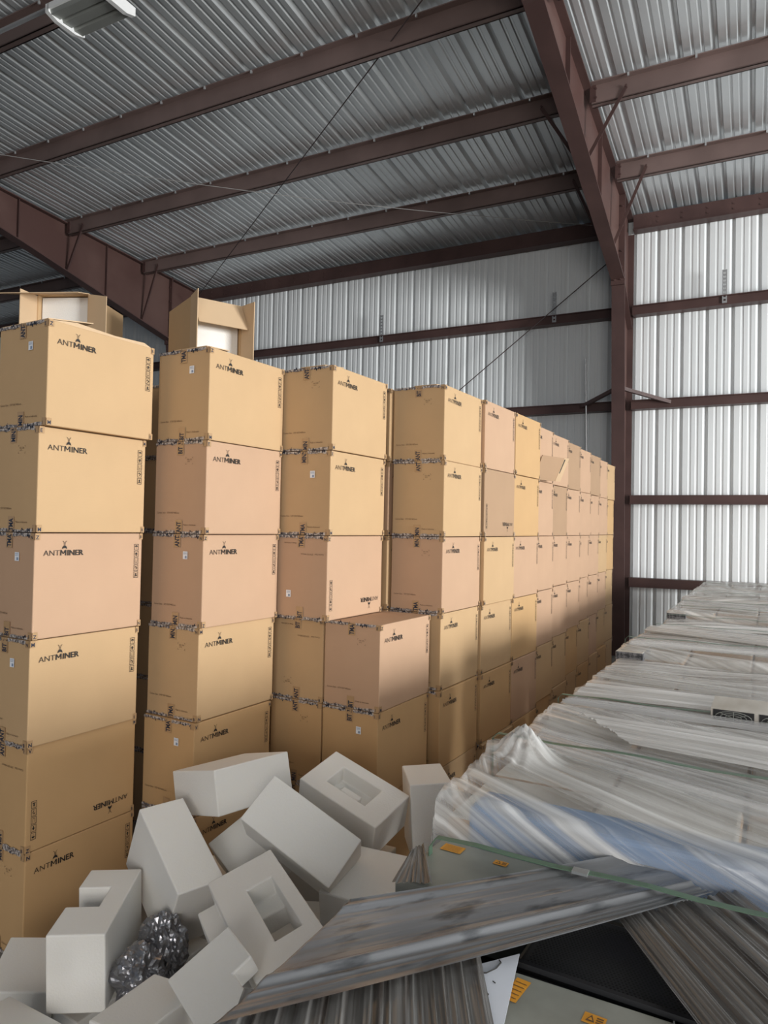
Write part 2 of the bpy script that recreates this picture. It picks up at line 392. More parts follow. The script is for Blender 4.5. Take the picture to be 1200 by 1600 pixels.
cable('hanging_rod', [p0, p1], 0.012, 'galv', 'thin grey vertical rod on shaded wall beside the post')

# light fixture with its conduit
root = empty('light_fixture', BR @ Vector((-4.89, 4.01, 5.84)), 0.0525)
W_, D_ = 0.60, 0.36
bm = bmesh.new(); box(bm, -W_/2, W_/2, -D_/2, D_/2, 0.0, 0.05); obj('housing', bm, M['lampwhite'], root)
for i in range(3):
    y0 = -D_/2+0.015+i*0.113
    bm = bmesh.new(); prism(bm, [(y0, 0.0), (y0+0.012, -0.030), (y0+0.095, -0.022), (y0+0.105, 0.0)], -W_/2+0.02, W_/2-0.02, axis='X'); obj('reflector', bm, M['lampgrey'], root)
for s in (-1, 1):
    bm = bmesh.new(); prism(bm, [(-D_/2, 0.05), (-D_/2, -0.02), (-D_/4, -0.05), (D_/4, -0.05), (D_/2, -0.02), (D_/2, 0.05)], s*W_/2-0.02, s*W_/2+0.02, axis='X'); obj('end_cap', bm, M['lampwhite'], root)
bm = bmesh.new(); tube(bm, [(-W_/2, -D_/2+0.03, 0.03), (-W_/2-3.2, -D_/2+0.03, 0.03)], 0.018, 8); obj('conduit', bm, M['galv'], root)
bm = bmesh.new()
for x in (-0.2, 0.2): tube(bm, [(x, D_/2-0.08, 0.03), (x, D_/2-0.08, 0.45)], 0.006, 6)
obj('hanger', bm, M['galv'], root)
tag(root, 'unlit grey and white rectangular light fixture hung under the roof', 'light fixture')

# ------------------------------------------------------------ cartons
BW, BL, BH = 0.306, 0.500, 0.3965
# prints on the long face: plane x = 0 (+ out), local y along the face (0..BL), z up
def face_mtx_long(y, z, flip=False, out=0.0030):
    # text x -> +y, text y -> +z
    m = Matrix(((0, 0, 1, out), (1, 0, 0, y), (0, 1, 0, z), (0, 0, 0, 1)))
    if flip: m = Matrix(((0, 0, 1, out), (-1, 0, 0, y), (0, -1, 0, z), (0, 0, 0, 1)))
    return m
def face_mtx_front(x, z, flip=False, out=0.0030, rot=0):
    m = Matrix(((1, 0, 0, x), (0, 0, -1, -out), (0, 1, 0, z), (0, 0, 0, 1)))
    if flip: m = Matrix(((-1, 0, 0, x), (0, 0, -1, -out), (0, -1, 0, z), (0, 0, 0, 1)))
    if rot: m = m @ Matrix.Rotation(rot, 4, 'Z')
    return m
def quad2(bm, m, x0, y0, x1, y1, mi=0, z=0.0):
    v = [bm.verts.new(m @ Vector(p)) for p in ((x0, y0, z), (x1, y0, z), (x1, y1, z), (x0, y1, z))]
    bm.faces.new(v).material_index = mi
def poly2(bm, m, pts, mi=0, z=0.0):
    bm.faces.new([bm.verts.new(m @ Vector((x, y, z))) for x, y in pts]).material_index = mi
def build_logo(flip):
    bm = bmesh.new()
    m = face_mtx_long(0.035 if not flip else BL-0.035, (BH-0.085) if not flip else 0.085, flip)
    w = add_text(bm, 'ANT', 0.030, m, 0, -0.0003, sx=1.12)
    m2 = m @ Matrix.Translation((w+0.003, 0, 0))
    ch = 0.0213; mw = 0.0255; st = 0.0046   # a heavy M drawn as strokes, then INER
    quad2(bm, m2, 0, 0, st, ch); quad2(bm, m2, mw-st, 0, mw, ch)
    poly2(bm, m2, [(0.0005, ch), (st*0.9+0.001, ch), (mw/2+st*0.35, 0.006), (mw/2-st*0.35, 0.006)]); poly2(bm, m2, [(mw-st*0.9-0.001, ch), (mw-0.0005, ch), (mw/2+st*0.35, 0.006), (mw/2-st*0.35, 0.006)])
    add_text(bm, 'INER', 0.030, m2 @ Matrix.Translation((mw+0.0035, 0, 0)), 0, 0.0006, sx=1.12)
    # ant emblem
    e = m @ Matrix.Translation((w+0.021, 0.0255, 0)) @ Matrix.Scale(1.05, 4)
    poly2(bm, e, [(-0.010, -0.001), (-0.0085, 0.006), (-0.0045, 0.011), (0, 0.0125), (0.0045, 0.011), (0.0085, 0.006), (0.010, -0.001), (0.0045, 0.002), (0, 0.003), (-0.0045, 0.002)])
    for sg in (-1, 1):
        q = [(sg*0.0008, 0.0125), (sg*0.0022, 0.0125), (sg*0.0026, 0.019), (sg*0.0048, 0.025), (sg*0.0090, 0.029), (sg*0.0085, 0.0300), (sg*0.0036, 0.0262), (sg*0.0012, 0.0195)]
        poly2(bm, e, q if sg > 0 else q[::-1])
    return mesh_of('logo_print', bm, [M['ink']])
def build_marks(flip):
    bm = bmesh.new()
    m = face_mtx_long(BL-0.042, BH-0.045, False) if not flip else face_mtx_long(0.042, 0.045, True)
    w, s = 0.022, 0.0265; t = 0.0018
    for i in range(5):
        y1 = -i*(s+0.003); y0 = y1-s
        for a in ((0, y0, w, y0+t), (0, y1-t, w, y1), (0, y0, t, y1), (w-t, y0, w, y1)): quad2(bm, m, *a)
        c = (w/2, (y0+y1)/2)
        def P(pts): poly2(bm, m, [(c[0]+x*0.001, c[1]+y*0.001) for x, y in pts])
        if i == 0: P([(-7, 1), (-4, 6), (0, 8), (4, 6), (7, 1)]); P([(-0.6, 1), (0.6, 1), (0.6, -8), (-0.6, -8)]); 
        elif i == 1: P([(-6, -1), (0, 8), (6, -1), (2, -1), (2, -8), (-2, -8), (-2, -1)])
        elif i == 2: P([(-5, 8), (-4, 8), (-3, -6), (3, -6), (4, 8), (5, 8), (4, -8), (-4, -8)])
        elif i == 3: P([(-6, 2), (0, 8), (2, 5), (-3, 1)]); P([(6, 0), (2, 5), (4, -3), (1, -8), (-2, -6)])
        else: P([(-6, -7), (6, -7), (6, -5), (2, -3), (3, 4), (0, 8), (-3, 4), (-2, -3), (-6, -5)])
    return mesh_of('handling_marks', bm, [M['ink']])
def build_size(flip, labelbox):
    bm = bmesh.new()
    X = (lambda x: x-BW) if not flip else (lambda x: -x); Z = (lambda z: z) if not flip else (lambda z: BH-z)
    add_text(bm, 'Carton Size:   575*355*405mm', 0.0105, face_mtx_front(X(0.020), Z(0.085), flip), 0)
    add_text(bm, 'Made in Indonesia', 0.0100, face_mtx_front(X(0.180), Z(0.034), flip), 0)
    if labelbox:
        m = face_mtx_front(X(0.185), Z(0.305), flip)
        add_text(bm, 'QC OK', 0.009, m @ Matrix.Translation((0.008, 0.010, 0)), 0); add_text(bm, 'DATE', 0.006, m @ Matrix.Translation((0.010, 0.002, 0)), 0)
        for a in ((0, -0.008, 0.006, -0.007), (0, -0.008, 0.001, -0.002), (0.038, -0.008, 0.044, -0.007), (0.043, -0.008, 0.044, -0.002), (0, 0.021, 0.006, 0.022), (0, 0.016, 0.001, 0.022), (0.038, 0.021, 0.044, 0.022), (0.043, 0.016, 0.044, 0.022)): quad2(bm, m, *a)
    return mesh_of('size_print', bm, [M['ink_soft']])
WORDS = ['BITMAIN', 'ANTMINER', 'MINER AN', 'TMAIN BI', 'BIBVIVIM', 'INER MAI', 'NIENVIB', 'AINTMIB']
def build_vtape(word, top):
    bm = bmesh.new(); h = 0.058; w = 0.040
    z0 = BH-h if top else 0.0
    m = face_mtx_front(-BW/2, z0, out=0.0034)
    quad2(bm, m, -w/2, 0, w/2, h, 0); 
    mt = face_mtx_front(-BW/2+0.013, z0+0.004, out=0.0040, rot=math.pi/2)
    add_text(bm, word[:3], 0.036, mt, 1, 0.0012, sx=0.62)
    return mesh_of('packing_tape', bm, [M['tape'], M['tape_ink']])
def build_edgetape(word, seed, top):
    # thin clear tape with broken lettering along one edge of the narrow face, lapping round the front corner
    rr = random.Random(seed*2+top); bm = bmesh.new()
    h = 0.011; lo_, hi_ = (BH-h, BH) if top else (0.0, h)
    n = 18; prev = None
    for i in range(n+1):
        x = -BW+0.002+(BW-0.002)*i/n; dz = rr.uniform(-0.004, 0.003)
        a = (x, lo_+dz if top else lo_); b = (x, hi_ if top else hi_+dz)
        if prev: poly2(bm, face_mtx_front(0, 0, out=0.0033), [prev[0], a, b, prev[1]], 0)
        prev = (a, b)
    x = -BW+0.006
    while x < -0.030:
        c = rr.choice(word.replace(' ', 'M')+'/\\VI'); sz = rr.uniform(0.009, 0.021)
        mm = face_mtx_front(x, lo_-rr.uniform(0, 0.003) if top else lo_, out=0.0040, rot=rr.uniform(-0.5, 0.5))
        x += add_text(bm, c, sz, mm, 1, 0.0001, sx=rr.uniform(0.8, 1.5))*1.1+rr.uniform(0.001, 0.010)
    c0, c1 = (BH-0.026, BH) if top else (0, 0.028)
    quad2(bm, face_mtx_front(0, 0, out=0.0034), -0.022, c0, 0, c1, 2)
    quad2(bm, face_mtx_long(0.0, 0, out=0.0034), 0.0, c0, 0.020, c1, 2)
    add_text(bm, rr.choice(['V', 'M', 'N', 'E', 'Z']), 0.020, face_mtx_long(0.002, c0+0.004, out=0.004), 1, 0.0005)
    add_text(bm, rr.choice(['I', 'N', 'E', 'B']), 0.018, face_mtx_front(-0.019, c0+0.004, out=0.004), 1, 0.0004)
    return mesh_of('edge_tape', bm, [M['tape_edge'], M['tape_ink'], M['tape']])
def build_cornertape(word, seed, top):
    rr = random.Random(seed*2+top+50); bm = bmesh.new()
    c0, c1 = (BH-0.026, BH) if top else (0, 0.026)
    quad2(bm, face_mtx_long(BL-0.016, 0, out=0.0034), 0.0, c0, 0.016, c1, 2)
    add_text(bm, rr.choice('MBEN'), 0.018, face_mtx_long(BL-0.015, c0+0.005, out=0.004), 1, 0.0003, sx=0.8)
    return mesh_of('corner_tape', bm, [M['tape_edge'], M['tape_ink'], M['tape']])
def build_sticker(x, z):
    bm = bmesh.new(); m = face_mtx_front(x, z, out=0.0036); quad2(bm, m, 0, 0, 0.027, 0.033, 0)
    m2 = face_mtx_front(x, z, out=0.0042)
    for i in range(3): quad2(bm, m2, 0.003, 0.020+i*0.004, 0.024, 0.0215+i*0.004, 1)
    quad2(bm, m2, 0.012, 0.003, 0.023, 0.014, 1)
    return mesh_of('white_sticker', bm, [M['sticker'], M['sticker_ink']])
LOGO = {f: build_logo(f) for f in (0, 1)}; MARK = {f: build_marks(f) for f in (0, 1)}
SIZE = {(f, l): build_size(f, l) for f in (0, 1) for l in (0, 1)}
VT = {(i, t): build_vtape(WORDS[i], t) for i in range(4) for t in (0, 1)}
ET = {(i, t): build_edgetape(WORDS[i], i, t) for i in range(6) for t in (0, 1)}
CT = {(i, t): build_cornertape(WORDS[i], i, t) for i in range(3) for t in (0, 1)}
STK = {'up': build_sticker(-0.115, 0.29), 'low': build_sticker(-0.235, 0.10), 'mid': build_sticker(-0.115, 0.27)}
def carton_body(seed, flaps=True):
    rr = random.Random(seed); bm = bmesh.new(); n = 4
    j = {}
    def co_(i, k, l):
        if (i, k, l) not in j:
            x, y, z = -BW+BW*i/n, BL*k/n, BH*l/n
            bx = math.sin(math.pi*k/n)*math.sin(math.pi*l/n); by = math.sin(math.pi*i/n)*math.sin(math.pi*l/n)
            if i == n: x += bulge*bx
            if k == 0: y -= bulge*by
            j[(i, k, l)] = bm.verts.new((x, y, z))
        return j[(i, k, l)]
    bulge = rr.uniform(-0.003, 0.0022)
    for a in range(n):
        for b in range(n):
            bm.faces.new((co_(n, a, b), co_(n, a+1, b), co_(n, a+1, b+1), co_(n, a, b+1)))
            bm.faces.new((co_(0, a, b), co_(0, a, b+1), co_(0, a+1, b+1), co_(0, a+1, b)))
            bm.faces.new((co_(a, 0, b), co_(a+1, 0, b), co_(a+1, 0, b+1), co_(a, 0, b+1)))
            bm.faces.new((co_(a, n, b), co_(a, n, b+1), co_(a+1, n, b+1), co_(a+1, n, b)))
            bm.faces.new((co_(a, b, n), co_(a+1, b, n), co_(a+1, b+1, n), co_(a, b+1, n)))
            bm.faces.new((co_(a, b, 0), co_(a, b+1, 0), co_(a+1, b+1, 0), co_(a+1, b, 0)))
    me = bpy.data.meshes.new('carton_body'); bm.normal_update(); bm.to_mesh(me); bm.free(); return me
nbox = [0]
def child(name, me, par, lab=None):
    o = bpy.data.objects.new(name, me); COL.objects.link(o); o.parent = par
    if lab: o['label'] = lab
    return o
def carton(x, y, lev, label, m='card_a', flip=0, stk=None, rz=0.0, group='shipping cartons in the stacked wall', prints=True):
    nbox[0] += 1; i = nbox[0]
    me = carton_body(i); me.materials.append(M[m])
    o = bpy.data.objects.new('cardboard_carton', me); COL.objects.link(o)
    o.location = (x, y, lev*0.4+0.001); o.rotation_euler = (0, 0, rz); tag(o, label, 'carton', group)
    bv = o.modifiers.new('bevel', 'BEVEL'); bv.width = 0.004; bv.segments = 2; bv.limit_method = 'ANGLE'; bv.angle_limit = 1.0
    for t in (1, 0):
        child('edge_tape', ET[(i % 6, t)], o); child('corner_tape', CT[(i % 3, t)], o)
    if prints:
        child('logo_print', LOGO[flip], o); child('handling_marks', MARK[flip], o)
        child('size_print', SIZE[(flip, 0 if stk else 1)], o)
        child('packing_tape', VT[(i % 4, 1)], o); child('packing_tape', VT[((i+1) % 4, 0)], o)
        if stk: child('white_sticker', STK[stk], o)
    return o
LV = ['bottom one', 'second from floor', 'third from floor', 'fourth from floor', 'second from top', 'topmost']
def lab(st, lev, m, flip, stk):
    tone = {'card_a': 'tan', 'card_b': 'pinkish tan', 'card_c': 'golden tan', 'card_d': 'brownish'}[m]
    s = tone + ' carton'
    if flip: s = 'upside-down ' + s
    if stk: s += ' with white sticker'
    return '%s, %s in the %s' % (s, LV[lev], st)
# stack 1 (leftmost)
s1 = 'leftmost stack'
for lev, (x, y, m, fl, st) in zip((5, 4, 3, 2, 1, 0), ((-2.425, 1.645, 'card_a', 0, 'up'), (-2.45, 1.635, 'card_a', 0, None), (-2.457, 1.635, 'card_b', 0, 'up'),
        (-2.463, 1.632, 'card_a', 0, 'up'), (-2.486, 1.65, 'card_c', 1, None), (-2.49, 1.655, 'card_c', 0, None))):
    o = carton(x, y, lev, lab(s1, lev, m, fl, st), m, fl, st)
    if lev == 5: c1top = o
s2 = 'second stack from left'
for lev, (x, y, m, fl, st) in zip((5, 4, 3, 2, 1, 0), ((-2.17, 2.222, 'card_a', 0, 'up'), (-2.168, 2.215, 'card_b', 0, None), (-2.185, 2.225, 'card_b', 0, 'up'),
        (-2.208, 2.235, 'card_a', 0, None), (-2.206, 2.22, 'card_c', 0, 'up'), (-2.206, 2.222, 'card_c', 0, None))):
    o = carton(x, y, lev, lab(s2, lev, m, fl, st), m, fl, st)
    if lev == 5: c2top = o
s3 = 'third stack from left'
for lev, (x, y, m, fl, st) in zip((5, 4, 3), ((-1.89, 2.738, 'card_a', 0, None), (-1.895, 2.738, 'card_a', 0, 'mid'), (-1.905, 2.742, 'card_b', 1, 'low'))):
    o = carton(x, y, lev, lab(s3, lev, m, fl, st), m, fl, st)
    if lev == 5: c3top = o
for lev, (m, fl) in zip((2, 1, 0), (('card_a', 1), ('card_c', 0), ('card_a', 0))):
    carton(-1.966-0.004*(2-lev), 2.81, lev, lab('stack left of the short one', lev, m, fl, None), m, fl, None)
for lev, (x, m, st) in zip((2, 1, 0), ((-1.648, 'card_b', None), (-1.652, 'card_c', 'up'), (-1.66, 'card_c', None))):
    carton(x, 2.805, lev, lab('short protruding stack', lev, m, 0, st), m, 0, st)
# gap fillers seen as a thin strip between stack three and four
for lev in range(6):
    carton(-1.932, 3.345, lev, 'carton seen as narrow strip beside the fourth stack, %s' % LV[lev], 'card_a' if lev % 2 else 'card_b', 0, None)
s4 = 'fourth stack from left'
for lev, (x, y, m) in zip((5, 4, 3, 2, 1, 0), ((-1.614, 3.365, 'card_a'), (-1.602, 3.35, 'card_a'), (-1.608, 3.36, 'card_b'), (-1.612, 3.362, 'card_a'), (-1.604, 3.345, 'card_c'), (-1.606, 3.35, 'card_a'))):
    o = carton(x, y, lev, lab(s4, lev, m, 0, None), m, 0, None)
    if lev == 5: c4top = o
ORD = ['fifth', 'sixth', 'seventh', 'eighth', 'ninth', 'tenth', 'eleventh', 'twelfth', 'thirteenth']
TN = [['card_b', 'card_c', 'card_a', 'card_a', 'card_c', 'card_a'], ['card_c', 'card_c', 'card_b', 'card_c', 'card_b', 'card_c'],
      ['card_b', 'card_b', 'card_b', 'card_b', 'card_a', 'card_c'], ['card_b', 'card_d', 'card_b', 'card_b', 'card_a', 'card_a'],
      ['card_d', 'card_b', 'card_b', 'card_b', 'card_c', 'card_a'], ['card_b', 'card_b', 'card_b', 'card_b', 'card_a', 'card_c'],
      ['card_d', 'card_b', 'card_b', 'card_b', 'card_b', 'card_a'], ['card_b', 'card_b', 'card_a', 'card_b', 'card_a', 'card_c'],
      ['card_a', 'card_c', 'card_c', 'card_a', 'card_a', 'card_a']]
rr = random.Random(3)
yy = 3.872
for i in range(9):
    xb = -1.588-(0.012 if i == 1 else 0) if i < 2 else -1.625-0.040*(i-1)+0.02
    for lev in range(5, -1, -1):
        x = xb+rr.uniform(-0.012, 0.012); y = yy+rr.uniform(-0.004, 0.004)
        m = TN[i][5-lev]; fl = 1 if (i == 0 and lev == 4) else 0
        if fl: m = 'card_d'
        o = carton(x, y, lev, lab(ORD[i]+' stack from left', lev, m, fl, None), m, fl, None, rz=0.0 if i < 2 else rr.uniform(0.0, 0.012))
        if i == 2 and lev == 5: c8top = o
    yy += 0.512 + (0.012 if i > 1 else 0)
# supports behind, under the two opened cartons
for bx, by, bl in ((-2.60, 2.735, 'right under the right opened carton'), (-2.92, 2.735, 'left under the right opened carton'), (-3.18, 2.215, 'right under the left opened carton'), (-3.495, 2.215, 'left under the left opened carton')):
    for lev in range(6):
        carton(bx, by, lev, 'hidden carton %s, %s' % (bl, LV[lev]), 'card_a', prints=False, group='cartons behind the front stacks')
# slightly lifted lid flaps on the top cartons
def flap(par, x0, x1, y0, y1, zr, name='lid_flap'):
    bm = bmesh.new(); t = 0.004
    v = [(x0, y0, BH+0.002), (x1, y0, BH+0.002), (x1, y1, BH+0.002+zr), (x0, y1, BH+0.002+zr*0.6)]
    lo_ = [bm.verts.new(p) for p in v]; hi_ = [bm.verts.new((p[0], p[1], p[2]+t)) for p in v]
    bm.faces.new(lo_[::-1]); bm.faces.new(hi_)
    for i in range(4): bm.faces.new((lo_[i], lo_[(i+1) % 4], hi_[(i+1) % 4], hi_[i]))
    return obj(name, bm, M['card_in'], par)
flap(c1top, -BW, -0.01, 0.005, 0.2, 0.030); flap(c3top, -BW*0.62, -0.05, 0.0, 0.16, 0.018); flap(c4top, -BW*0.6, -0.05, 0.0, 0.14, 0.016); flap(c2top, -BW*0.7, -0.02, 0.0, 0.14, 0.010)
bm = bmesh.new()
prism(bm, [(0.01, BH), (0.12, BH+0.016), (0.30, BH+0.008), (0.45, BH+0.014), (0.49, BH)], -0.02, -0.004, axis='X'); obj('lid_flap', bm, M['card_in'], c1top)
# torn flap sticking out of the eighth stack's top carton
bm = bmesh.new()
def slab(bm, P, t, mi=0):
    P = [Vector(p) for p in P]; n = (P[1]-P[0]).cross(P[3]-P[0]).normalized()*t
    A = [bm.verts.new(p) for p in P]; Bq = [bm.verts.new(p-n) for p in P]
    bm.faces.new(A).material_index = mi; bm.faces.new(Bq[::-1]).material_index = mi
    for i in range(4): bm.faces.new((Bq[i], Bq[(i+1) % 4], A[(i+1) % 4], A[i])).material_index = mi
slab(bm, [(0.006, 0.02, 0.004), (0.075, 0.30, 0.004), (0.135, 0.32, 0.175), (0.06, 0.04, 0.175)], 0.005)
slab(bm, [(0.0765, 0.30, 0.004), (0.105, 0.33, 0.004), (0.165, 0.35, 0.175), (0.1365, 0.32, 0.175)], 0.005, 1)
slab(bm, [(0.083, 0.306, 0.02), (0.088, 0.311, 0.02), (0.144, 0.327, 0.165), (0.139, 0.322, 0.165)], -0.0008, 2)
o = obj('torn_flap', bm, [M['card_d'], M['card_in'], M['ink']], c8top); o['label'] = 'torn brown flap sticking out'

# opened cartons on top of the stacks
def opened(name, loc, rz, w, d, h, label, kind):
    # local: opening faces -Y, x 0..w, body y 0..d, z 0..h
    root = empty(name, loc, rz); t = 0.006
    bm = bmesh.new()
    box(bm, 0, w, 0, d, 0, t); box(bm, 0, w, 0, d, h-t, h); box(bm, 0, t, 0, d, t, h-t); box(bm, w-t, w, 0, d, t, h-t); box(bm, t, w-t, d-t, d, t, h-t)
    obj('carton_shell', bm, [M['card_a']], root)
    bm = bmesh.new()
    g = 0.012
    x0, x1, z0, z1 = g, w-g, 0.008, h-g
    # foam insert with a recess
    a0, a1, b0, b1 = x0+(x1-x0)*0.35, x1-0.06, z0, z0+(z1-z0)*0.42
    box(bm, x0, a0, 0.03, d-0.02, z0, z1); box(bm, a1, x1, 0.03, d-0.02, z0, z1); box(bm, a0, a1, 0.03, d-0.02, b1, z1); box(bm, a0, a1, 0.055, d-0.02, b0, b1)
    obj('foam_insert', bm, [M['foam']], root)
    def fl(pts, m='card_in'):
        bm = bmesh.new(); n = (Vector(pts[1])-Vector(pts[0])).cross(Vector(pts[3])-Vector(pts[0])); n.normalize(); n *= 0.004
        A = [bm.verts.new(p) for p in pts]; Bv = [bm.verts.new(Vector(p)+n) for p in pts]
        bm.faces.new(A[::-1]); bm.faces.new(Bv)
        for i in range(4): bm.faces.new((A[i], A[(i+1) % 4], Bv[(i+1) % 4], Bv[i]))
        obj('open_flap', bm, [M[m]], root)
    if kind == 'A':   # side flaps swung forwards, top flap hanging over
        fl([(0, 0, 0), (-0.01, -0.13, 0), (-0.01, -0.13, h+0.005), (0, 0, h)])
        fl([(w, 0, 0), (w+0.015, -0.13, 0), (w+0.015, -0.13, h-0.005), (w, 0, h)])
        fl([(0.004, 0, h), (w-0.004, 0, h), (w-0.002, -0.09, h-0.15), (0.012, -0.09, h-0.15)])
    else:             # right flap folded open, top flap straight out, left flap forwards
        fl([(w, 0, 0), (w+0.12, -0.04, 0), (w+0.12, -0.04, h-0.03), (w, 0, h-0.005)])
        fl([(-0.10, 0, h), (w, 0, h), (w+0.02, -0.15, h-0.040), (-0.16, -0.15, h-0.040)])
        fl([(0, 0, 0), (-0.02, -0.12, 0), (-0.02, -0.12, h-0.01), (0, 0, h-0.01)])
        bm = bmesh.new(); box(bm, w+0.0005, w+0.002, 0.12, 0.15, 0.16, 0.22); obj('white_sticker', bm, [M['sticker']], root)
    return tag(root, label, 'carton')
opened('opened_carton', (-2.79, 2.71, 2.4), 1.14, 0.288, 0.36, 0.445, 'opened carton with white foam inside, standing behind the second stack', 'A')
opened('opened_carton', (-3.54, 2.33, 2.4), 0.44, 0.288, 0.40, 0.455, 'opened carton with foam insert and flaps out, behind the leftmost stack', 'B')

# ------------------------------------------------------------ foam packing blocks
def rod(w):
    w = Vector(w); t = w.length
    return Matrix.Rotation(t, 4, w/t) if t > 1e-9 else Matrix()
def foam(pose, dims, xs=(0, 1), ys=(0, 1), H=((1,),), zlo=None, name='foam_block', label='', extra=None, z0cells=None):
    bm = bmesh.new(); d = Vector(dims)
    nx, ny = len(xs)-1, len(ys)-1
    hs = sorted({0.0} | {h for r in H for h in r})
    vc = {}
    def V(i, j, h):
        k = (i, j, round(h, 4))
        if k not in vc: vc[k] = bm.verts.new(((xs[i]-0.5)*d.x, (ys[j]-0.5)*d.y, (h-0.5)*d.z))
        return vc[k]
    def hh(i, j): return H[i][j] if 0 <= i < nx and 0 <= j < ny else 0.0
    for i in range(nx):
        for j in range(ny):
            h = hh(i, j)
            if h <= 0: continue
            bm.faces.new((V(i, j, h), V(i+1, j, h), V(i+1, j+1, h), V(i, j+1, h)))
            bm.faces.new((V(i, j, 0), V(i, j+1, 0), V(i+1, j+1, 0), V(i+1, j, 0)))
            for (di, dj, a, b) in ((-1, 0, (i, j+1), (i, j)), (1, 0, (i+1, j), (i+1, j+1)), (0, -1, (i, j), (i+1, j)), (0, 1, (i+1, j+1), (i, j+1))):
                g = hh(i+di, j+dj)
                if g >= h: continue
                lv = [q for q in hs if g <= q <= h]
                for q0, q1 in zip(lv, lv[1:]): bm.faces.new((V(*a, q0), V(*b, q0), V(*b, q1), V(*a, q1)))
    m = Matrix.Translation(pose[:3]) @ rod(pose[3:])
    o = obj(name, bm, M['foam'], mw=m)
    bevel(o, 0.0045, 2, 0.9)
    return tag(o, label, 'foam block', 'foam packing blocks in the heap')
foam((-1.847, 2.066, 0.67, -1.461, -9.377, -8.758), (0.287, 0.328, 0.156), label='white foam block topmost against the second stack, at the back left of the heap')
foam((-1.461, 2.304, 0.601, 4.484, 4.785, -1.277), (0.359, 0.216, 0.146), xs=(0, .23, .36, .6, .74, 1), ys=(0, .28, .52, .76, 1),
     H=((1, 1, 1, 1), (1, .55, .55, 1), (1, .8, .55, 1), (1, .55, .55, 1), (1, 1, 1, 1)), label='white foam block with stepped rectangular recess in its top, at the back of the heap')
foam((-1.25, 2.516, 0.543, -1.133, -2.082, 19.33), (0.159, 0.26, 0.286), label='upright white foam block at the right back, beside the wrapped pallet')
foam((-1.419, 1.929, 0.616, 2.33, 10.924, -17.361), (0.173, 0.362, 0.167), label='large plain foam block lying tilted in the middle of the heap')
foam((-1.827, 1.755, 0.47, 1.196, 5.568, -3.842), (0.355, 0.159, 0.264), label='tall white foam block leaning to the left, in front of the second stack')
foam((-1.6647, 2.0085, 0.4848, 5.638, 2.568, -3.309), (0.235, 0.254, 0.12), label='foam block mostly hidden behind the large tilted middle block')
foam((-1.288, 1.606, 0.517, 0.344, -0.02, -0.558), (0.469, 0.208, 0.119), xs=(0, .12, .27, .42, .80, 1), ys=(-.27, 0, .42, .80, 1),
     H=((0, 1, 1, 1), (.7, 1, 1, 1), (.7, 1, .5, 1), (0, 1, 0, 1), (0, 1, 1, 1)), label='foam frame with a rectangular hole, beside the dark film')
foam((-1.193, 2.021, 0.453, 4.755, -0.557, 4.267), (0.24, 0.292, 0.128), label='flat foam block on the right, under the corner of the dark film')
foam((-1.8706, 1.4934, 0.3656, -0.366, 0.073, -5.689), (0.1662, 0.3638, 0.2261), xs=(0, .6, 1), ys=(0, .40, .69, 1), H=((1, .0, 1), (1, 1, 1)),
     label='upright foam block with a notch cut in its left side, beside silver bags')
foam((-1.2112, 1.3272, 0.5252, 5.563, 0.488, -4.119), (0.2071, 0.1786, 0.057), xs=(0, 1.0, 1.0001) if 0 else (0, .62, 1), ys=(0, .7, 1), H=((1, 1), (1, 0)), label='thin L-shaped foam slab in front of the frame with the hole')
foam((-1.3671, 1.2397, 0.426, 1.674, 3.992, -4.434), (0.1558, 0.2117, 0.098), label='cream foam block at the bottom, in front of the silver bags')
foam((-2.124, 1.439, 0.172, 0.492, 1.187, 6.891), (0.201, 0.255, 0.118), label='foam block at the far left edge beside the notched block')
foam((-1.81, 1.151, 0.241, 3.655, -2.21, -3.657), (0.174, 0.214, 0.157), label='foam block cut by the bottom left corner of the picture')
# blocks lying deeper in the heap
BUR = ('under the upright right back block', 'under the block with the stepped recess', 'under the topmost back left block', 'under the large tilted block', 'under the tall leaning block', 'under the frame with the hole', 'under the flat right block', 'under the silver bags', 'under the L-shaped slab', 'under the far left block', 'under the notched block', 'under the bottom left block', 'behind the silver bags')
for i, (x, y, z, a, dm) in enumerate(((-1.15, 2.5, 0.2, 0.3, (.3, .28, .38)), (-1.50, 2.30, 0.21, 0.1, (.34, .25, .40)), (-1.87, 2.02, 0.17, -0.1, (.30, .22, .32)), (-1.42, 1.92, 0.18, 0.5, (.32, .24, .34)),
        (-1.80, 1.70, 0.13, 0.0, (.22, .2, .25)), (-1.30, 1.62, 0.2, 0.4, (.36, .2, .38)), (-1.16, 2.08, 0.17, 0.0, (.3, .3, .34)), (-1.50, 1.33, 0.11, 0.1, (.2, .2, .22)), (-1.28, 1.32, 0.18, 0.3, (.2, .22, .34)),
        (-2.12, 1.42, 0.045, 0.2, (.22, .24, .09)), (-1.95, 1.57, 0.075, 0.0, (.18, .3, .14)), (-1.80, 1.18, 0.072, -0.5, (.2, .22, .14)), (-1.62, 1.50, 0.12, 0.1, (.24, .24, .23)))):
    o = foam((x, y, z, 0, 0, a+1e-5), dm, label='foam block buried low in the heap, ' + BUR[i]); o['group'] = 'buried foam blocks'

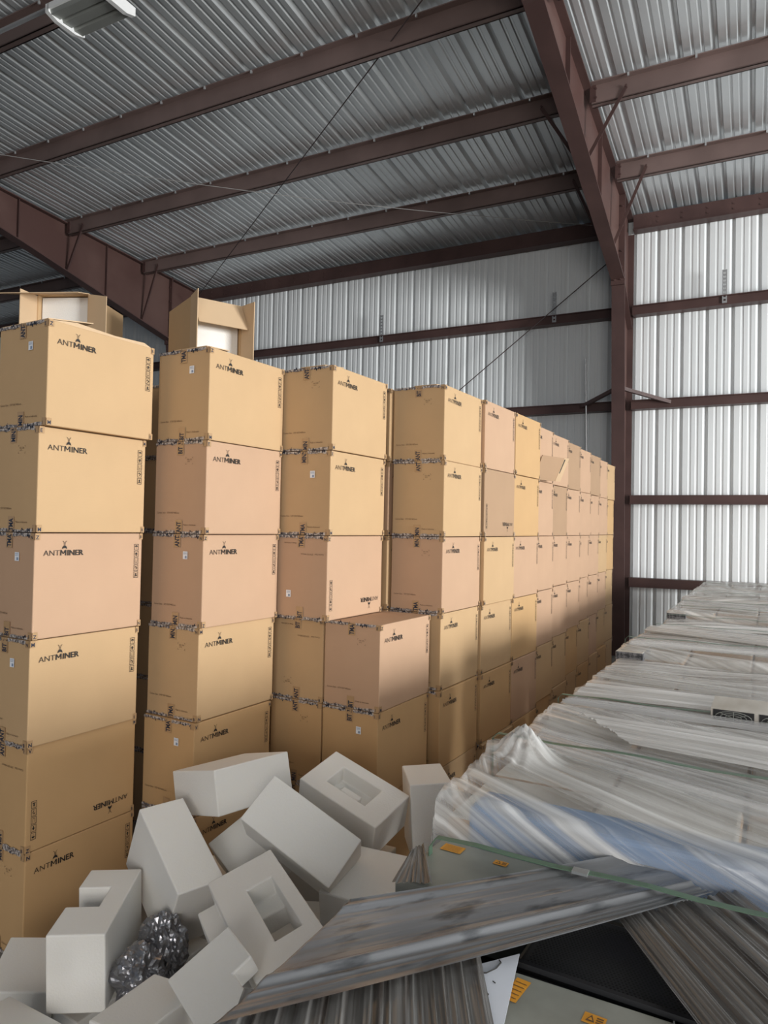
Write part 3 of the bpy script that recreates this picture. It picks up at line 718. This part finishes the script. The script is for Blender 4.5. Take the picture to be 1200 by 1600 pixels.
# silver bags
def bag(loc, r, seed, label):
    bm = bmesh.new(); bmesh.ops.create_icosphere(bm, subdivisions=5, radius=1.0)
    off = Vector((seed*3.1, seed*1.7, seed))
    for v in bm.verts:
        p = v.co.copy(); q = p*2.0+off
        a = 1-abs(noise.noise(q)*2); b = 1-abs(noise.noise(q*2.3+Vector((5, 5, 5)))*2); c = noise.noise(q*0.6)
        v.co = Vector((p.x*r[0], p.y*r[1], p.z*r[2]))*(0.80+0.17*a+0.10*b+0.35*c)
    o = obj('silver_bag', bm, M['bag'], mw=Matrix.Translation(loc), smooth=False)
    return tag(o, label, 'bag', 'crumpled silver bags')
bag((-1.70, 1.60, 0.335), (0.085, 0.075, 0.105), 1.3, 'crumpled silver antistatic bag, the rear one beside the leaning foam block')
bag((-1.665, 1.475, 0.31), (0.085, 0.075, 0.085), 2.9, 'crumpled silver antistatic bag, the front one against the notched foam block')

# ------------------------------------------------------------ wrapped pallets
def ridge(v): return 1-abs(v)*2
def drape(name, par, x0, x1, y0, y1, z, drop, ang, step, mtl, amp=0.012, seed=0, freq=28, top_noise=0.02, off=0.004, rnd=0.03, knot=None):
    """stretch film pulled over a block: folds run along the direction ang"""
    bm = bmesh.new(); uvl = bm.loops.layers.uv.new('UVMap')
    nx = int((x1-x0+2*drop)/step); ny = int((y1-y0+2*drop)/step)
    ca, sa = math.cos(ang), math.sin(ang); so = Vector((seed*7.3, seed*3.1, seed))
    g = []
    for i in range(nx+1):
        row = []
        for k in range(ny+1):
            s = x0-drop+(x1-x0+2*drop)*i/nx; t = y0-drop+(y1-y0+2*drop)*k/ny
            cx = min(max(s, x0-off), x1+off); cyy = min(max(t, y0-off), y1+off)
            ex = max(x0-s, s-x1, 0); ey = max(y0-t, t-y1, 0); e = max(ex, ey)
            al = s*ca+t*sa; ac = -s*sa+t*ca
            w = noise.noise(Vector((al*0.7, ac*2, 1.7))+so)*0.10
            f1 = ridge(noise.noise(Vector((al*0.35, (ac+w)*freq, 0))+so)); f2 = ridge(noise.noise(Vector((al*1.2, (ac+w)*freq*0.4, 4))+so))
            big = noise.noise(Vector((s*2.2, t*2.2, 0))+so)
            disp = amp*(0.5*f1+0.6*f2)
            if knot:
                r = math.hypot(s-knot[0], t-knot[1]); th = math.atan2(t-knot[1], s-knot[0])
                kk = math.exp(-(r/knot[2])**2)
                disp += kk*(knot[3]*(0.55+0.45*ridge(noise.noise(Vector((th*3.5, r*6, 9))+so))))
            zz = z+off+top_noise*big+disp if e <= 0 else z+off+top_noise*big*max(0, 1-e*8)+disp*max(0, 1-e*10)-max(0, e)
            nxn = (-1 if s < x0 else (1 if s > x1 else 0)); nyn = (-1 if t < y0 else (1 if t > y1 else 0))
            sd = disp*0.9+0.5*top_noise*max(0, big)
            if e > 0: cx += nxn*sd; cyy += nyn*sd
            row.append((bm.verts.new((cx, cyy, zz)), al, ac+w))
        g.append(row)
    for i in range(nx):
        for k in range(ny):
            q = (g[i][k], g[i+1][k], g[i+1][k+1], g[i][k+1])
            f = bm.faces.new([a[0] for a in q]); f.smooth = True
            for lp, a in zip(f.loops, q): lp[uvl].uv = (a[1], a[2])
    return obj(name, bm, mtl, par)
def band(name, par, a0, a1, b0, b1, mtl, wob=0.5, nl=60, nw=70, amp=0.008, seed=0, freq=9.0, lift=0.0, drop0=0.0, drop1=0.0, sag=0.0, prof=None):
    """strip of film: edge a (a0->a1) to edge b (b0->b1); length runs a0->a1; ends may hang down"""
    bm = bmesh.new(); uvl = bm.loops.layers.uv.new('UVMap')
    a0, a1, b0, b1 = map(Vector, (a0, a1, b0, b1)); so = Vector((seed*5.1, seed*2.3, seed)); g = []
    Lm = ((a1-a0).length+(b1-b0).length)/2; Wm = ((b0-a0).length+(b1-a1).length)/2
    ext0 = int(nl*drop0/Lm)+1 if drop0 else 0; ext1 = int(nl*drop1/Lm)+1 if drop1 else 0
    for i in range(-ext0, nl+1+ext1):
        row = []; t = min(max(i/nl, 0), 1); over = max(-i/nl, i/nl-1, 0)*Lm
        for k in range(nw+1):
            w = k/nw; p = a0.lerp(a1, t).lerp(b0.lerp(b1, t), w)
            ww = w+noise.noise(Vector((t*1.2, w*3, 2))+so)*0.05*wob
            f1 = ridge(noise.noise(Vector((t*0.8*wob, ww*freq, 0))+so)); f2 = ridge(noise.noise(Vector((t*1.3*wob, ww*freq*2.7, 6))+so))
            h = amp*(0.7*f1+0.35*f2)*(prof(w) if prof else 1.0)+lift-sag*math.sin(math.pi*t)
            q = p+Vector((0, 0, h))
            if over > 0:
                dd = (a0.lerp(b0, 0.5)-a1.lerp(b1, 0.5)).normalized()*(1 if i < 0 else -1)
                q = p+Vector((0, 0, lift-over))+dd*(h-lift+0.004)
            row.append((bm.verts.new(q), t*Lm, ww*Wm))
        g.append(row)
    for i in range(len(g)-1):
        for k in range(nw):
            q = (g[i][k], g[i+1][k], g[i+1][k+1], g[i][k+1])
            f = bm.faces.new([a[0] for a in q]); f.smooth = True
            for lp, a in zip(f.loops, q): lp[uvl].uv = (a[1], a[2])
    bm.normal_update()
    return obj(name, bm, mtl, par)
def strap(par, x0, y0, x1, y1, z, drop=0.9, w=0.014, seed=0, name='green_strap'):
    bm = bmesh.new(); n = 16; pts = [(x0-0.014, y0, z-drop), (x0-0.014, y0, z-0.015), (x0, y0, z)]
    for i in range(1, n): pts.append((x0+(x1-x0)*i/n, y0+(y1-y0)*i/n, z+0.003*math.sin(i*1.3+seed)))
    pts += [(x1, y1, z), (x1+0.014, y1, z-0.015), (x1+0.014, y1, z-drop)]
    pr_ = None
    for p in pts:
        q = [bm.verts.new((p[0], p[1]-w/2, p[2])), bm.verts.new((p[0], p[1]+w/2, p[2])), bm.verts.new((p[0], p[1]+w/2, p[2]+0.0015)), bm.verts.new((p[0], p[1]-w/2, p[2]+0.0015))]
        if pr_:
            for i in range(4): bm.faces.new((pr_[i], pr_[(i+1) % 4], q[(i+1) % 4], q[i]))
        pr_ = q
    return obj(name, bm, M['strap'], par)
def pallet_base(par, x0, x1, y0, y1):
    bm = bmesh.new()
    for i in range(7):
        y = y0+(y1-y0-0.1)*i/6; box(bm, x0, x1, y, y+0.1, 0.112, 0.134)
    for x in (x0, (x0+x1)/2-0.05, x1-0.1):
        for y in (y0, (y0+y1)/2-0.05, y1-0.1): box(bm, x, x+0.1, y, y+0.1, 0.022, 0.112)
        box(bm, x, x+0.1, y0, y1, 0.0, 0.022)
    return obj('pallet', bm, M['wood'], par)
RZ = 0.030
def wrapped(xl, y0, y1, ztop, label, ang, step, seed, straps, knot=None, w=1.15, bands=(), amp=0.012, bump_=None, freq=28):
    root = empty('wrapped_pallet', (xl, y0, 0), RZ)
    d = y1-y0
    pallet_base(root, 0, w, 0, d)
    # rows of boxed machines under the film, of slightly different heights
    rr = random.Random(seed); nxu, nyu = 4, 3
    for i in range(nxu):
        for k in range(nyu):
            bm = bmesh.new(); e = 0.004
            h = ztop-rr.uniform(0.004, 0.035)
            box(bm, w*i/nxu+e, w*(i+1)/nxu-e, d*k/nyu+e, d*(k+1)/nyu-e, 0.135, h)
            for f in bm.faces: f.material_index = 1 if abs(f.normal.z) < 0.5 else 0
            bm.normal_update()
            for f in bm.faces: f.material_index = 0 if f.normal.z > 0.5 else 1
            o = obj('machine_carton', bm, [M['load'], M['loadside']], root); bevel(o, 0.01, 2)
    drape('stretch_film', root, 0, w, 0, d, ztop, 0.45, ang, step, M['film_w'], amp=amp, seed=seed, knot=knot, freq=freq, off=0.010)
    for j, b in enumerate(bands):
        band('film_band', root, *[(p[0], p[1], ztop+0.018+0.006*j) for p in b[:4]], M[b[4]], amp=b[5], seed=seed+j*3+1, freq=b[6], nl=int(0.9/step*0.7), nw=90)
    for j, (ya, yb) in enumerate(straps):
        strap(root, -0.006, ya, w+0.006, yb, ztop+0.034+0.02*bool(bands), seed=j+seed)
    return tag(root, label, 'pallet', 'stretch-wrapped pallets in the right-hand row')
# nearest wrapped load with the blue cover showing
pb = wrapped(-0.665, 1.42, 2.32, 1.060, 'film-wrapped pallet load with blue cover and plastic knot, behind the dark-filmed pallet', -0.42, 0.007, 2, [(0.36, 0.33)],
        knot=(0.075, 0.33, 0.060, 0.075), amp=0.012, freq=22,
        bands=(((0.06, 0.40, 0), (1.15, -0.02, 0), (0.06, 0.56, 0), (1.15, 0.20, 0), 'film_clear', 0.018, 7), ((0.30, 0.52, 0), (1.15, 0.36, 0), (0.10, 0.80, 0), (1.15, 0.72, 0), 'film_w2', 0.016, 7)))
bm = bmesh.new(); box(bm, 0.06, 0.95, -0.012, 0.10, 0.90, 1.062); o = obj('blue_cover', bm, [M['blue']], pb); bevel(o, 0.01, 2); o['label'] = 'blue plastic cover under the film'
pc_ = wrapped(-0.715, 2.38, 3.56, 1.015, 'film-wrapped pallet load with straight streaked film, third from the camera', 0.06, 0.009, 5, [(0.13, 0.16)], amp=0.014, freq=20,
        bands=(((0.0, 0.25, 0), (1.15, 0.30, 0), (0.0, 0.55, 0), (1.15, 0.62, 0), 'film_w2', 0.014, 6), ((-0.0, 0.62, 0), (1.15, 0.38, 0), (0.0, 0.85, 0), (1.15, 0.75, 0), 'film_w', 0.014, 6), ((0.02, 0.02, 0), (1.15, 0.0, 0), (0.04, 0.12, 0), (1.15, 0.10, 0), 'film_clear', 0.034, 3)))
pd_ = wrapped(-0.765, 3.66, 4.66, 1.045, 'film-wrapped pallet load with a dark fan grille showing, fourth from the camera', -0.30, 0.011, 9, [(0.22, 0.25)], amp=0.014, freq=18,
        bands=(((0.0, 0.7, 0), (1.15, 0.35, 0), (0.0, 0.95, 0), (1.15, 0.8, 0), 'film_w2', 0.014, 6), ((0.03, 0.05, 0), (1.15, 0.15, 0), (0.03, 0.2, 0), (1.15, 0.22, 0), 'film_clear', 0.03, 3)))
wrapped(-0.800, 4.72, 5.62, 0.995, 'film-wrapped pallet load with black strap mark, fifth from the camera', 0.28, 0.014, 11, [(0.20, 0.24), (0.80, 0.82)], amp=0.013, freq=16,
        bands=(((0.0, 0.2, 0), (1.15, 0.5, 0), (0.0, 0.45, 0), (1.15, 0.9, 0), 'film_w2', 0.012, 5),))
wrapped(-0.840, 5.70, 6.75, 1.045, 'film-wrapped pallet load, sixth from the camera, two green straps', -0.2, 0.018, 14, [(0.25, 0.3), (0.75, 0.78)], amp=0.013, freq=14)
wrapped(-0.890, 6.82, 7.95, 1.060, 'film-wrapped pallet load, seventh from the camera', 0.15, 0.024, 17, [(0.5, 0.52)], amp=0.012, freq=12)
wrapped(-0.930, 8.02, 9.35, 1.060, 'farthest film-wrapped pallet load, nearest the back wall', -0.1, 0.03, 19, [(0.6, 0.62)], amp=0.012, freq=12)
# machines with fans left on top of a wrapped load
def fan_machine(loc, rz, n, label):
    root = empty('mining_machine', loc, rz)
    w = 0.13*n; bm = bmesh.new(); box(bm, 0, w, 0.006, 0.20, 0, 0.046); obj('machine_body', bm, [M['load']], root)
    for i in range(n):
        c = Vector((0.065+0.13*i, 0, 0.023)); bm = bmesh.new()
        for r in (0.009, 0.0145, 0.020):
            tube(bm, [c+Vector((r*math.cos(2*math.pi*k/20)*2.6, -0.004, r*math.sin(2*math.pi*k/20))) for k in range(21)], 0.0012, 4)
        for k in range(4):
            a = math.pi*k/4; v = Vector((math.cos(a)*0.056, 0, math.sin(a)*0.020)); tube(bm, [c-v+Vector((0, -0.004, 0)), c+v+Vector((0, -0.004, 0))], 0.0012, 4)
        obj('fan_grille', bm, [M['lampgrey']], root)
        bm = bmesh.new(); box(bm, c.x-0.058, c.x+0.058, 0.0, 0.006, 0.002, 0.044); obj('fan_opening', bm, [M['black']], root)
    return tag(root, label, 'machine')
fan_machine((-0.245, 2.50, 1.046), 0.03, 2, 'grey machine with round fan grilles showing through the streaked film')
def dark_corner(loc, label):
    bm = bmesh.new(); box(bm, 0, 0.13, 0, 0.25, 0, 0.092)
    bm.normal_update()
    for f in bm.faces: f.material_index = 1 if f.normal.z > 0.5 else 0
    o = obj('mining_machine', bm, [M['darkunit'], M['load']]); o.location = loc; o.rotation_euler = (0, 0, 0.03); bevel(o, 0.004, 2)
    tag(o, label, 'machine')
dark_corner((-0.785, 3.615, 0.968), 'dark boxed machine at the left corner of the fourth wrapped pallet')
dark_corner((-0.860, 5.655, 0.955), 'dark boxed machine at the left corner of the sixth wrapped pallet')

# ------------------------------------------------------------ foreground pallet with bare machines and dark film
root = empty('equipment_pallet', (-0.655, 0.28, 0), 0.02)
def lp(px, py, z=1.0):
    w = hit_z(px, py, z); return Matrix.Rotation(-0.02, 4, 'Z') @ (w-Vector((-0.655, 0.28, 0)))
Rw = Matrix.Rotation(-0.02, 4, 'Z')
def lw(x, y, z): return Rw @ (Vector((x, y, z))-Vector((-0.655, 0.28, 0)))
pallet_base(root, 0, 1.15, 0, 1.08)
for k in range(3):
    for i in range(3):
        xa, xb = ((0.02, 0.285), (0.295, 0.60), (0.615, 1.13))[i]; bm = bmesh.new(); box(bm, xa, xb, 0.01+0.36*k, 0.01+0.36*k+0.34, 0.136, 0.982 if i == 2 or (i == 0 and k < 2) else 0.895)
        o = obj('machine_shell', bm, [M['black']], root); bevel(o, 0.006, 2)
# grey chassis at the far left corner
def chassis(p, w, d, h, rz, lab_=None, seam=None):
    m = Matrix.Translation(p) @ Matrix.Rotation(rz, 4, 'Z')
    bm = bmesh.new(); box(bm, 0, w, 0, d, -h, 0, 0, m); o = obj('grey_chassis', bm, [M['unit']], root); bevel(o, 0.005, 3)
    if lab_: o['label'] = lab_
    if seam:
        bm = bmesh.new(); box(bm, seam, seam+0.002, 0.0, d, -0.002, 0.0012, 0, m); obj('panel_seam', bm, [M['clip']], o)
    return o, m
oA, mA = chassis(lw(-0.655, 1.185, 0.992), 0.26, 0.20, 0.09, -0.03, 'pale grey-green metal chassis')
oB, mB = chassis(lw(-0.358, 0.66, 0.985), 0.272, 0.385, 0.085, 0.02, 'grey-green metal chassis with orange stickers', seam=0.228)
def sticker(par, m, x, y, w, h, rot, txt, sz):
    mm = m @ Matrix.Translation((x, y, 0.0015)) @ Matrix.Rotation(rot, 4, 'Z'); bm = bmesh.new(); quad2(bm, mm, 0, 0, w, h, 0)
    m2 = mm @ Matrix.Translation((0, 0, 0.0006))
    if txt == '!':
        poly2(bm, m2, [(w*0.15, h*0.2), (w*0.55, h*0.2), (w*0.35, h*0.85)], 1); poly2(bm, m2, [(w*0.24, h*0.3), (w*0.46, h*0.3), (w*0.35, h*0.62)], 0, 0.0004)
        for i in range(3): quad2(bm, m2, w*0.6, h*(0.22+0.22*i), w*0.9, h*(0.32+0.22*i), 1)
    else:
        for i in range(5): quad2(bm, m2, w*0.10, h*(0.12+0.17*i), w*0.88, h*(0.145+0.17*i), 1)
    obj('orange_sticker', bm, [M['orange'], M['ink_soft']], par)
sticker(oB, mB, 0.008, 0.315, 0.022, 0.055, -0.12, '=', 0.01)
sticker(oB, mB, 0.118, 0.322, 0.030, 0.022, -0.05, '!', 0.01)
sticker(oA, mA, 0.020, 0.150, 0.045, 0.030, 0.0, '=', 0.01)
sticker(oA, mA, 0.135, 0.150, 0.028, 0.018, 0.0, '!', 0.01)
# black machine with perforated top
pm = Matrix.Translation(lw(-0.385, 1.065, 0.972)) @ Matrix.Rotation(-0.02, 4, 'Z')
bm = bmesh.new(); box(bm, 0, 0.34, 0.0, 0.22, -0.07, 0, 0, pm); oP = obj('black_chassis', bm, [M['black']], root); bevel(oP, 0.008, 2)
bm = bmesh.new(); tube(bm, [pm @ Vector((0.0, 0.012, 0.004)), pm @ Vector((0.34, 0.012, 0.004))], 0.009, 8); obj('rolled_edge', bm, [M['black']], oP)
bm = bmesh.new(); mesh_m = M['perf'] = mat('black_perforated_sheet', (0.03, 0.03, 0.032), 0.4)
for i in range(52):
    for k in range(30):
        c = pm @ Vector((0.02+0.006*i+(0.003 if k % 2 else 0), 0.035+0.0056*k, 0.0008)); r = 0.0019
        bm.faces.new([bm.verts.new(c+Vector((r*math.cos(a*math.pi/3), r*math.sin(a*math.pi/3), 0))) for a in range(6)])
o = obj('perforated_grille', bm, [mat('grille_hole', (0.002, 0.002, 0.002), 0.9)], oP)
bm = bmesh.new(); quad2(bm, pm, 0.012, 0.028, 0.335, 0.21, 0, 0.0004); obj('perforated_sheet', bm, [M['perf']], oP)
# dark film
def P3(px, py, z=1.0): return tuple(lp(px, py, z))
band('film_band', root, P3(330, 1610, 1.014), P3(1115, 1402, 1.022), P3(547, 1410, 1.014), P3(1000, 1336, 1.024), M['film_d'], nl=150, nw=140, amp=0.016, seed=3, freq=4.0, drop0=0.35, prof=lambda w: 0.08+0.92*max(0, 1-w/0.42)**0.7+0.5*max(0, (w-0.86)/0.14))
o = band('film_band', root, P3(962, 1440, 1.008), P3(1260, 1843, 1.008), P3(1150, 1398, 1.012), P3(1616, 1758, 1.012), M['film_d2'], nl=80, nw=300, amp=0.012, seed=8, freq=15, wob=0.25)
o['label'] = 'tightly pleated grey film on the right'
band('film_band', root, P3(747, 1485, 0.998), P3(838, 1950, 0.998), P3(380, 1560, 0.998), P3(240, 1950, 0.998), M['film_d2'], nl=60, nw=280, amp=0.014, seed=12, freq=9, wob=0.2)
band('film_band', root, P3(662, 1322, 1.0), P3(676, 1384, 1.0), P3(642, 1332, 1.0), P3(612, 1384, 0.985), M['film_d2'], nl=40, nw=60, amp=0.008, seed=15, freq=6)
# strap with its clip
a_ = lp(683, 1308, 1.030); b_ = lp(1200, 1430, 1.034); dv = (b_-a_).normalized(); e_ = a_+dv*1.12
bm = bmesh.new(); pts = [a_+Vector((-0.016, 0, -0.85)), a_+Vector((-0.014, 0, -0.02))]+[a_.lerp(e_, t/14)+Vector((0, 0, 0.0025*math.sin(t*1.7))) for t in range(15)]
for p, q in zip(pts, pts[1:]): bar(bm, p, q, 0.0155, 0.0016, (0, 0, 1) if p.z > 0.95 and q.z > 0.95 and abs((q-p).z) < 0.05 else (1, 0, 0))
st_ = obj('green_strap', bm, [M['strap']], root)
bm = bmesh.new(); c_ = lp(907, 1362, 1.033); bar(bm, c_-dv*0.014, c_+dv*0.014, 0.019, 0.005); obj('strap_clip', bm, [M['clip']], st_)
tag(root, 'equipment pallet with bare grey and black machines under dark grimy film', 'pallet', 'stretch-wrapped pallets in the right-hand row')
# paper sheet with pen scribbles
bm = bmesh.new(); pc = [hit_z(x, y, 0.996) for x, y in ((728, 1512), (812, 1490), (782, 1625), (752, 1625))]
vs = [bm.verts.new(p) for p in pc]; vb = [bm.verts.new(p-Vector((0, 0, 0.001))) for p in pc]
bm.faces.new(vs); bm.faces.new(vb[::-1])
for i in range(4): bm.faces.new((vb[i], vb[(i+1) % 4], vs[(i+1) % 4], vs[i]))
bmesh.ops.recalc_face_normals(bm, faces=bm.faces[:])
sh = obj('paper_sheet', bm, [M['paper']])
tag(sh, 'white paper sheet with black pen scribbles tucked under the film', 'paper')
bm = bmesh.new()
def scr(pts, r=0.0011): tube(bm, [hit_z(x, y, 0.9972) for x, y in pts], r, 4)
scr([(735, 1517), (745, 1521), (760, 1520), (775, 1513), (783, 1504), (780, 1500)]); scr([(738, 1529), (750, 1532)], 0.0007); scr([(737, 1538), (750, 1544), (763, 1554)], 0.0014); scr([(770, 1533), (774, 1536)], 0.0008)
obj('pen_scribble', bm, [M['ink']], sh)
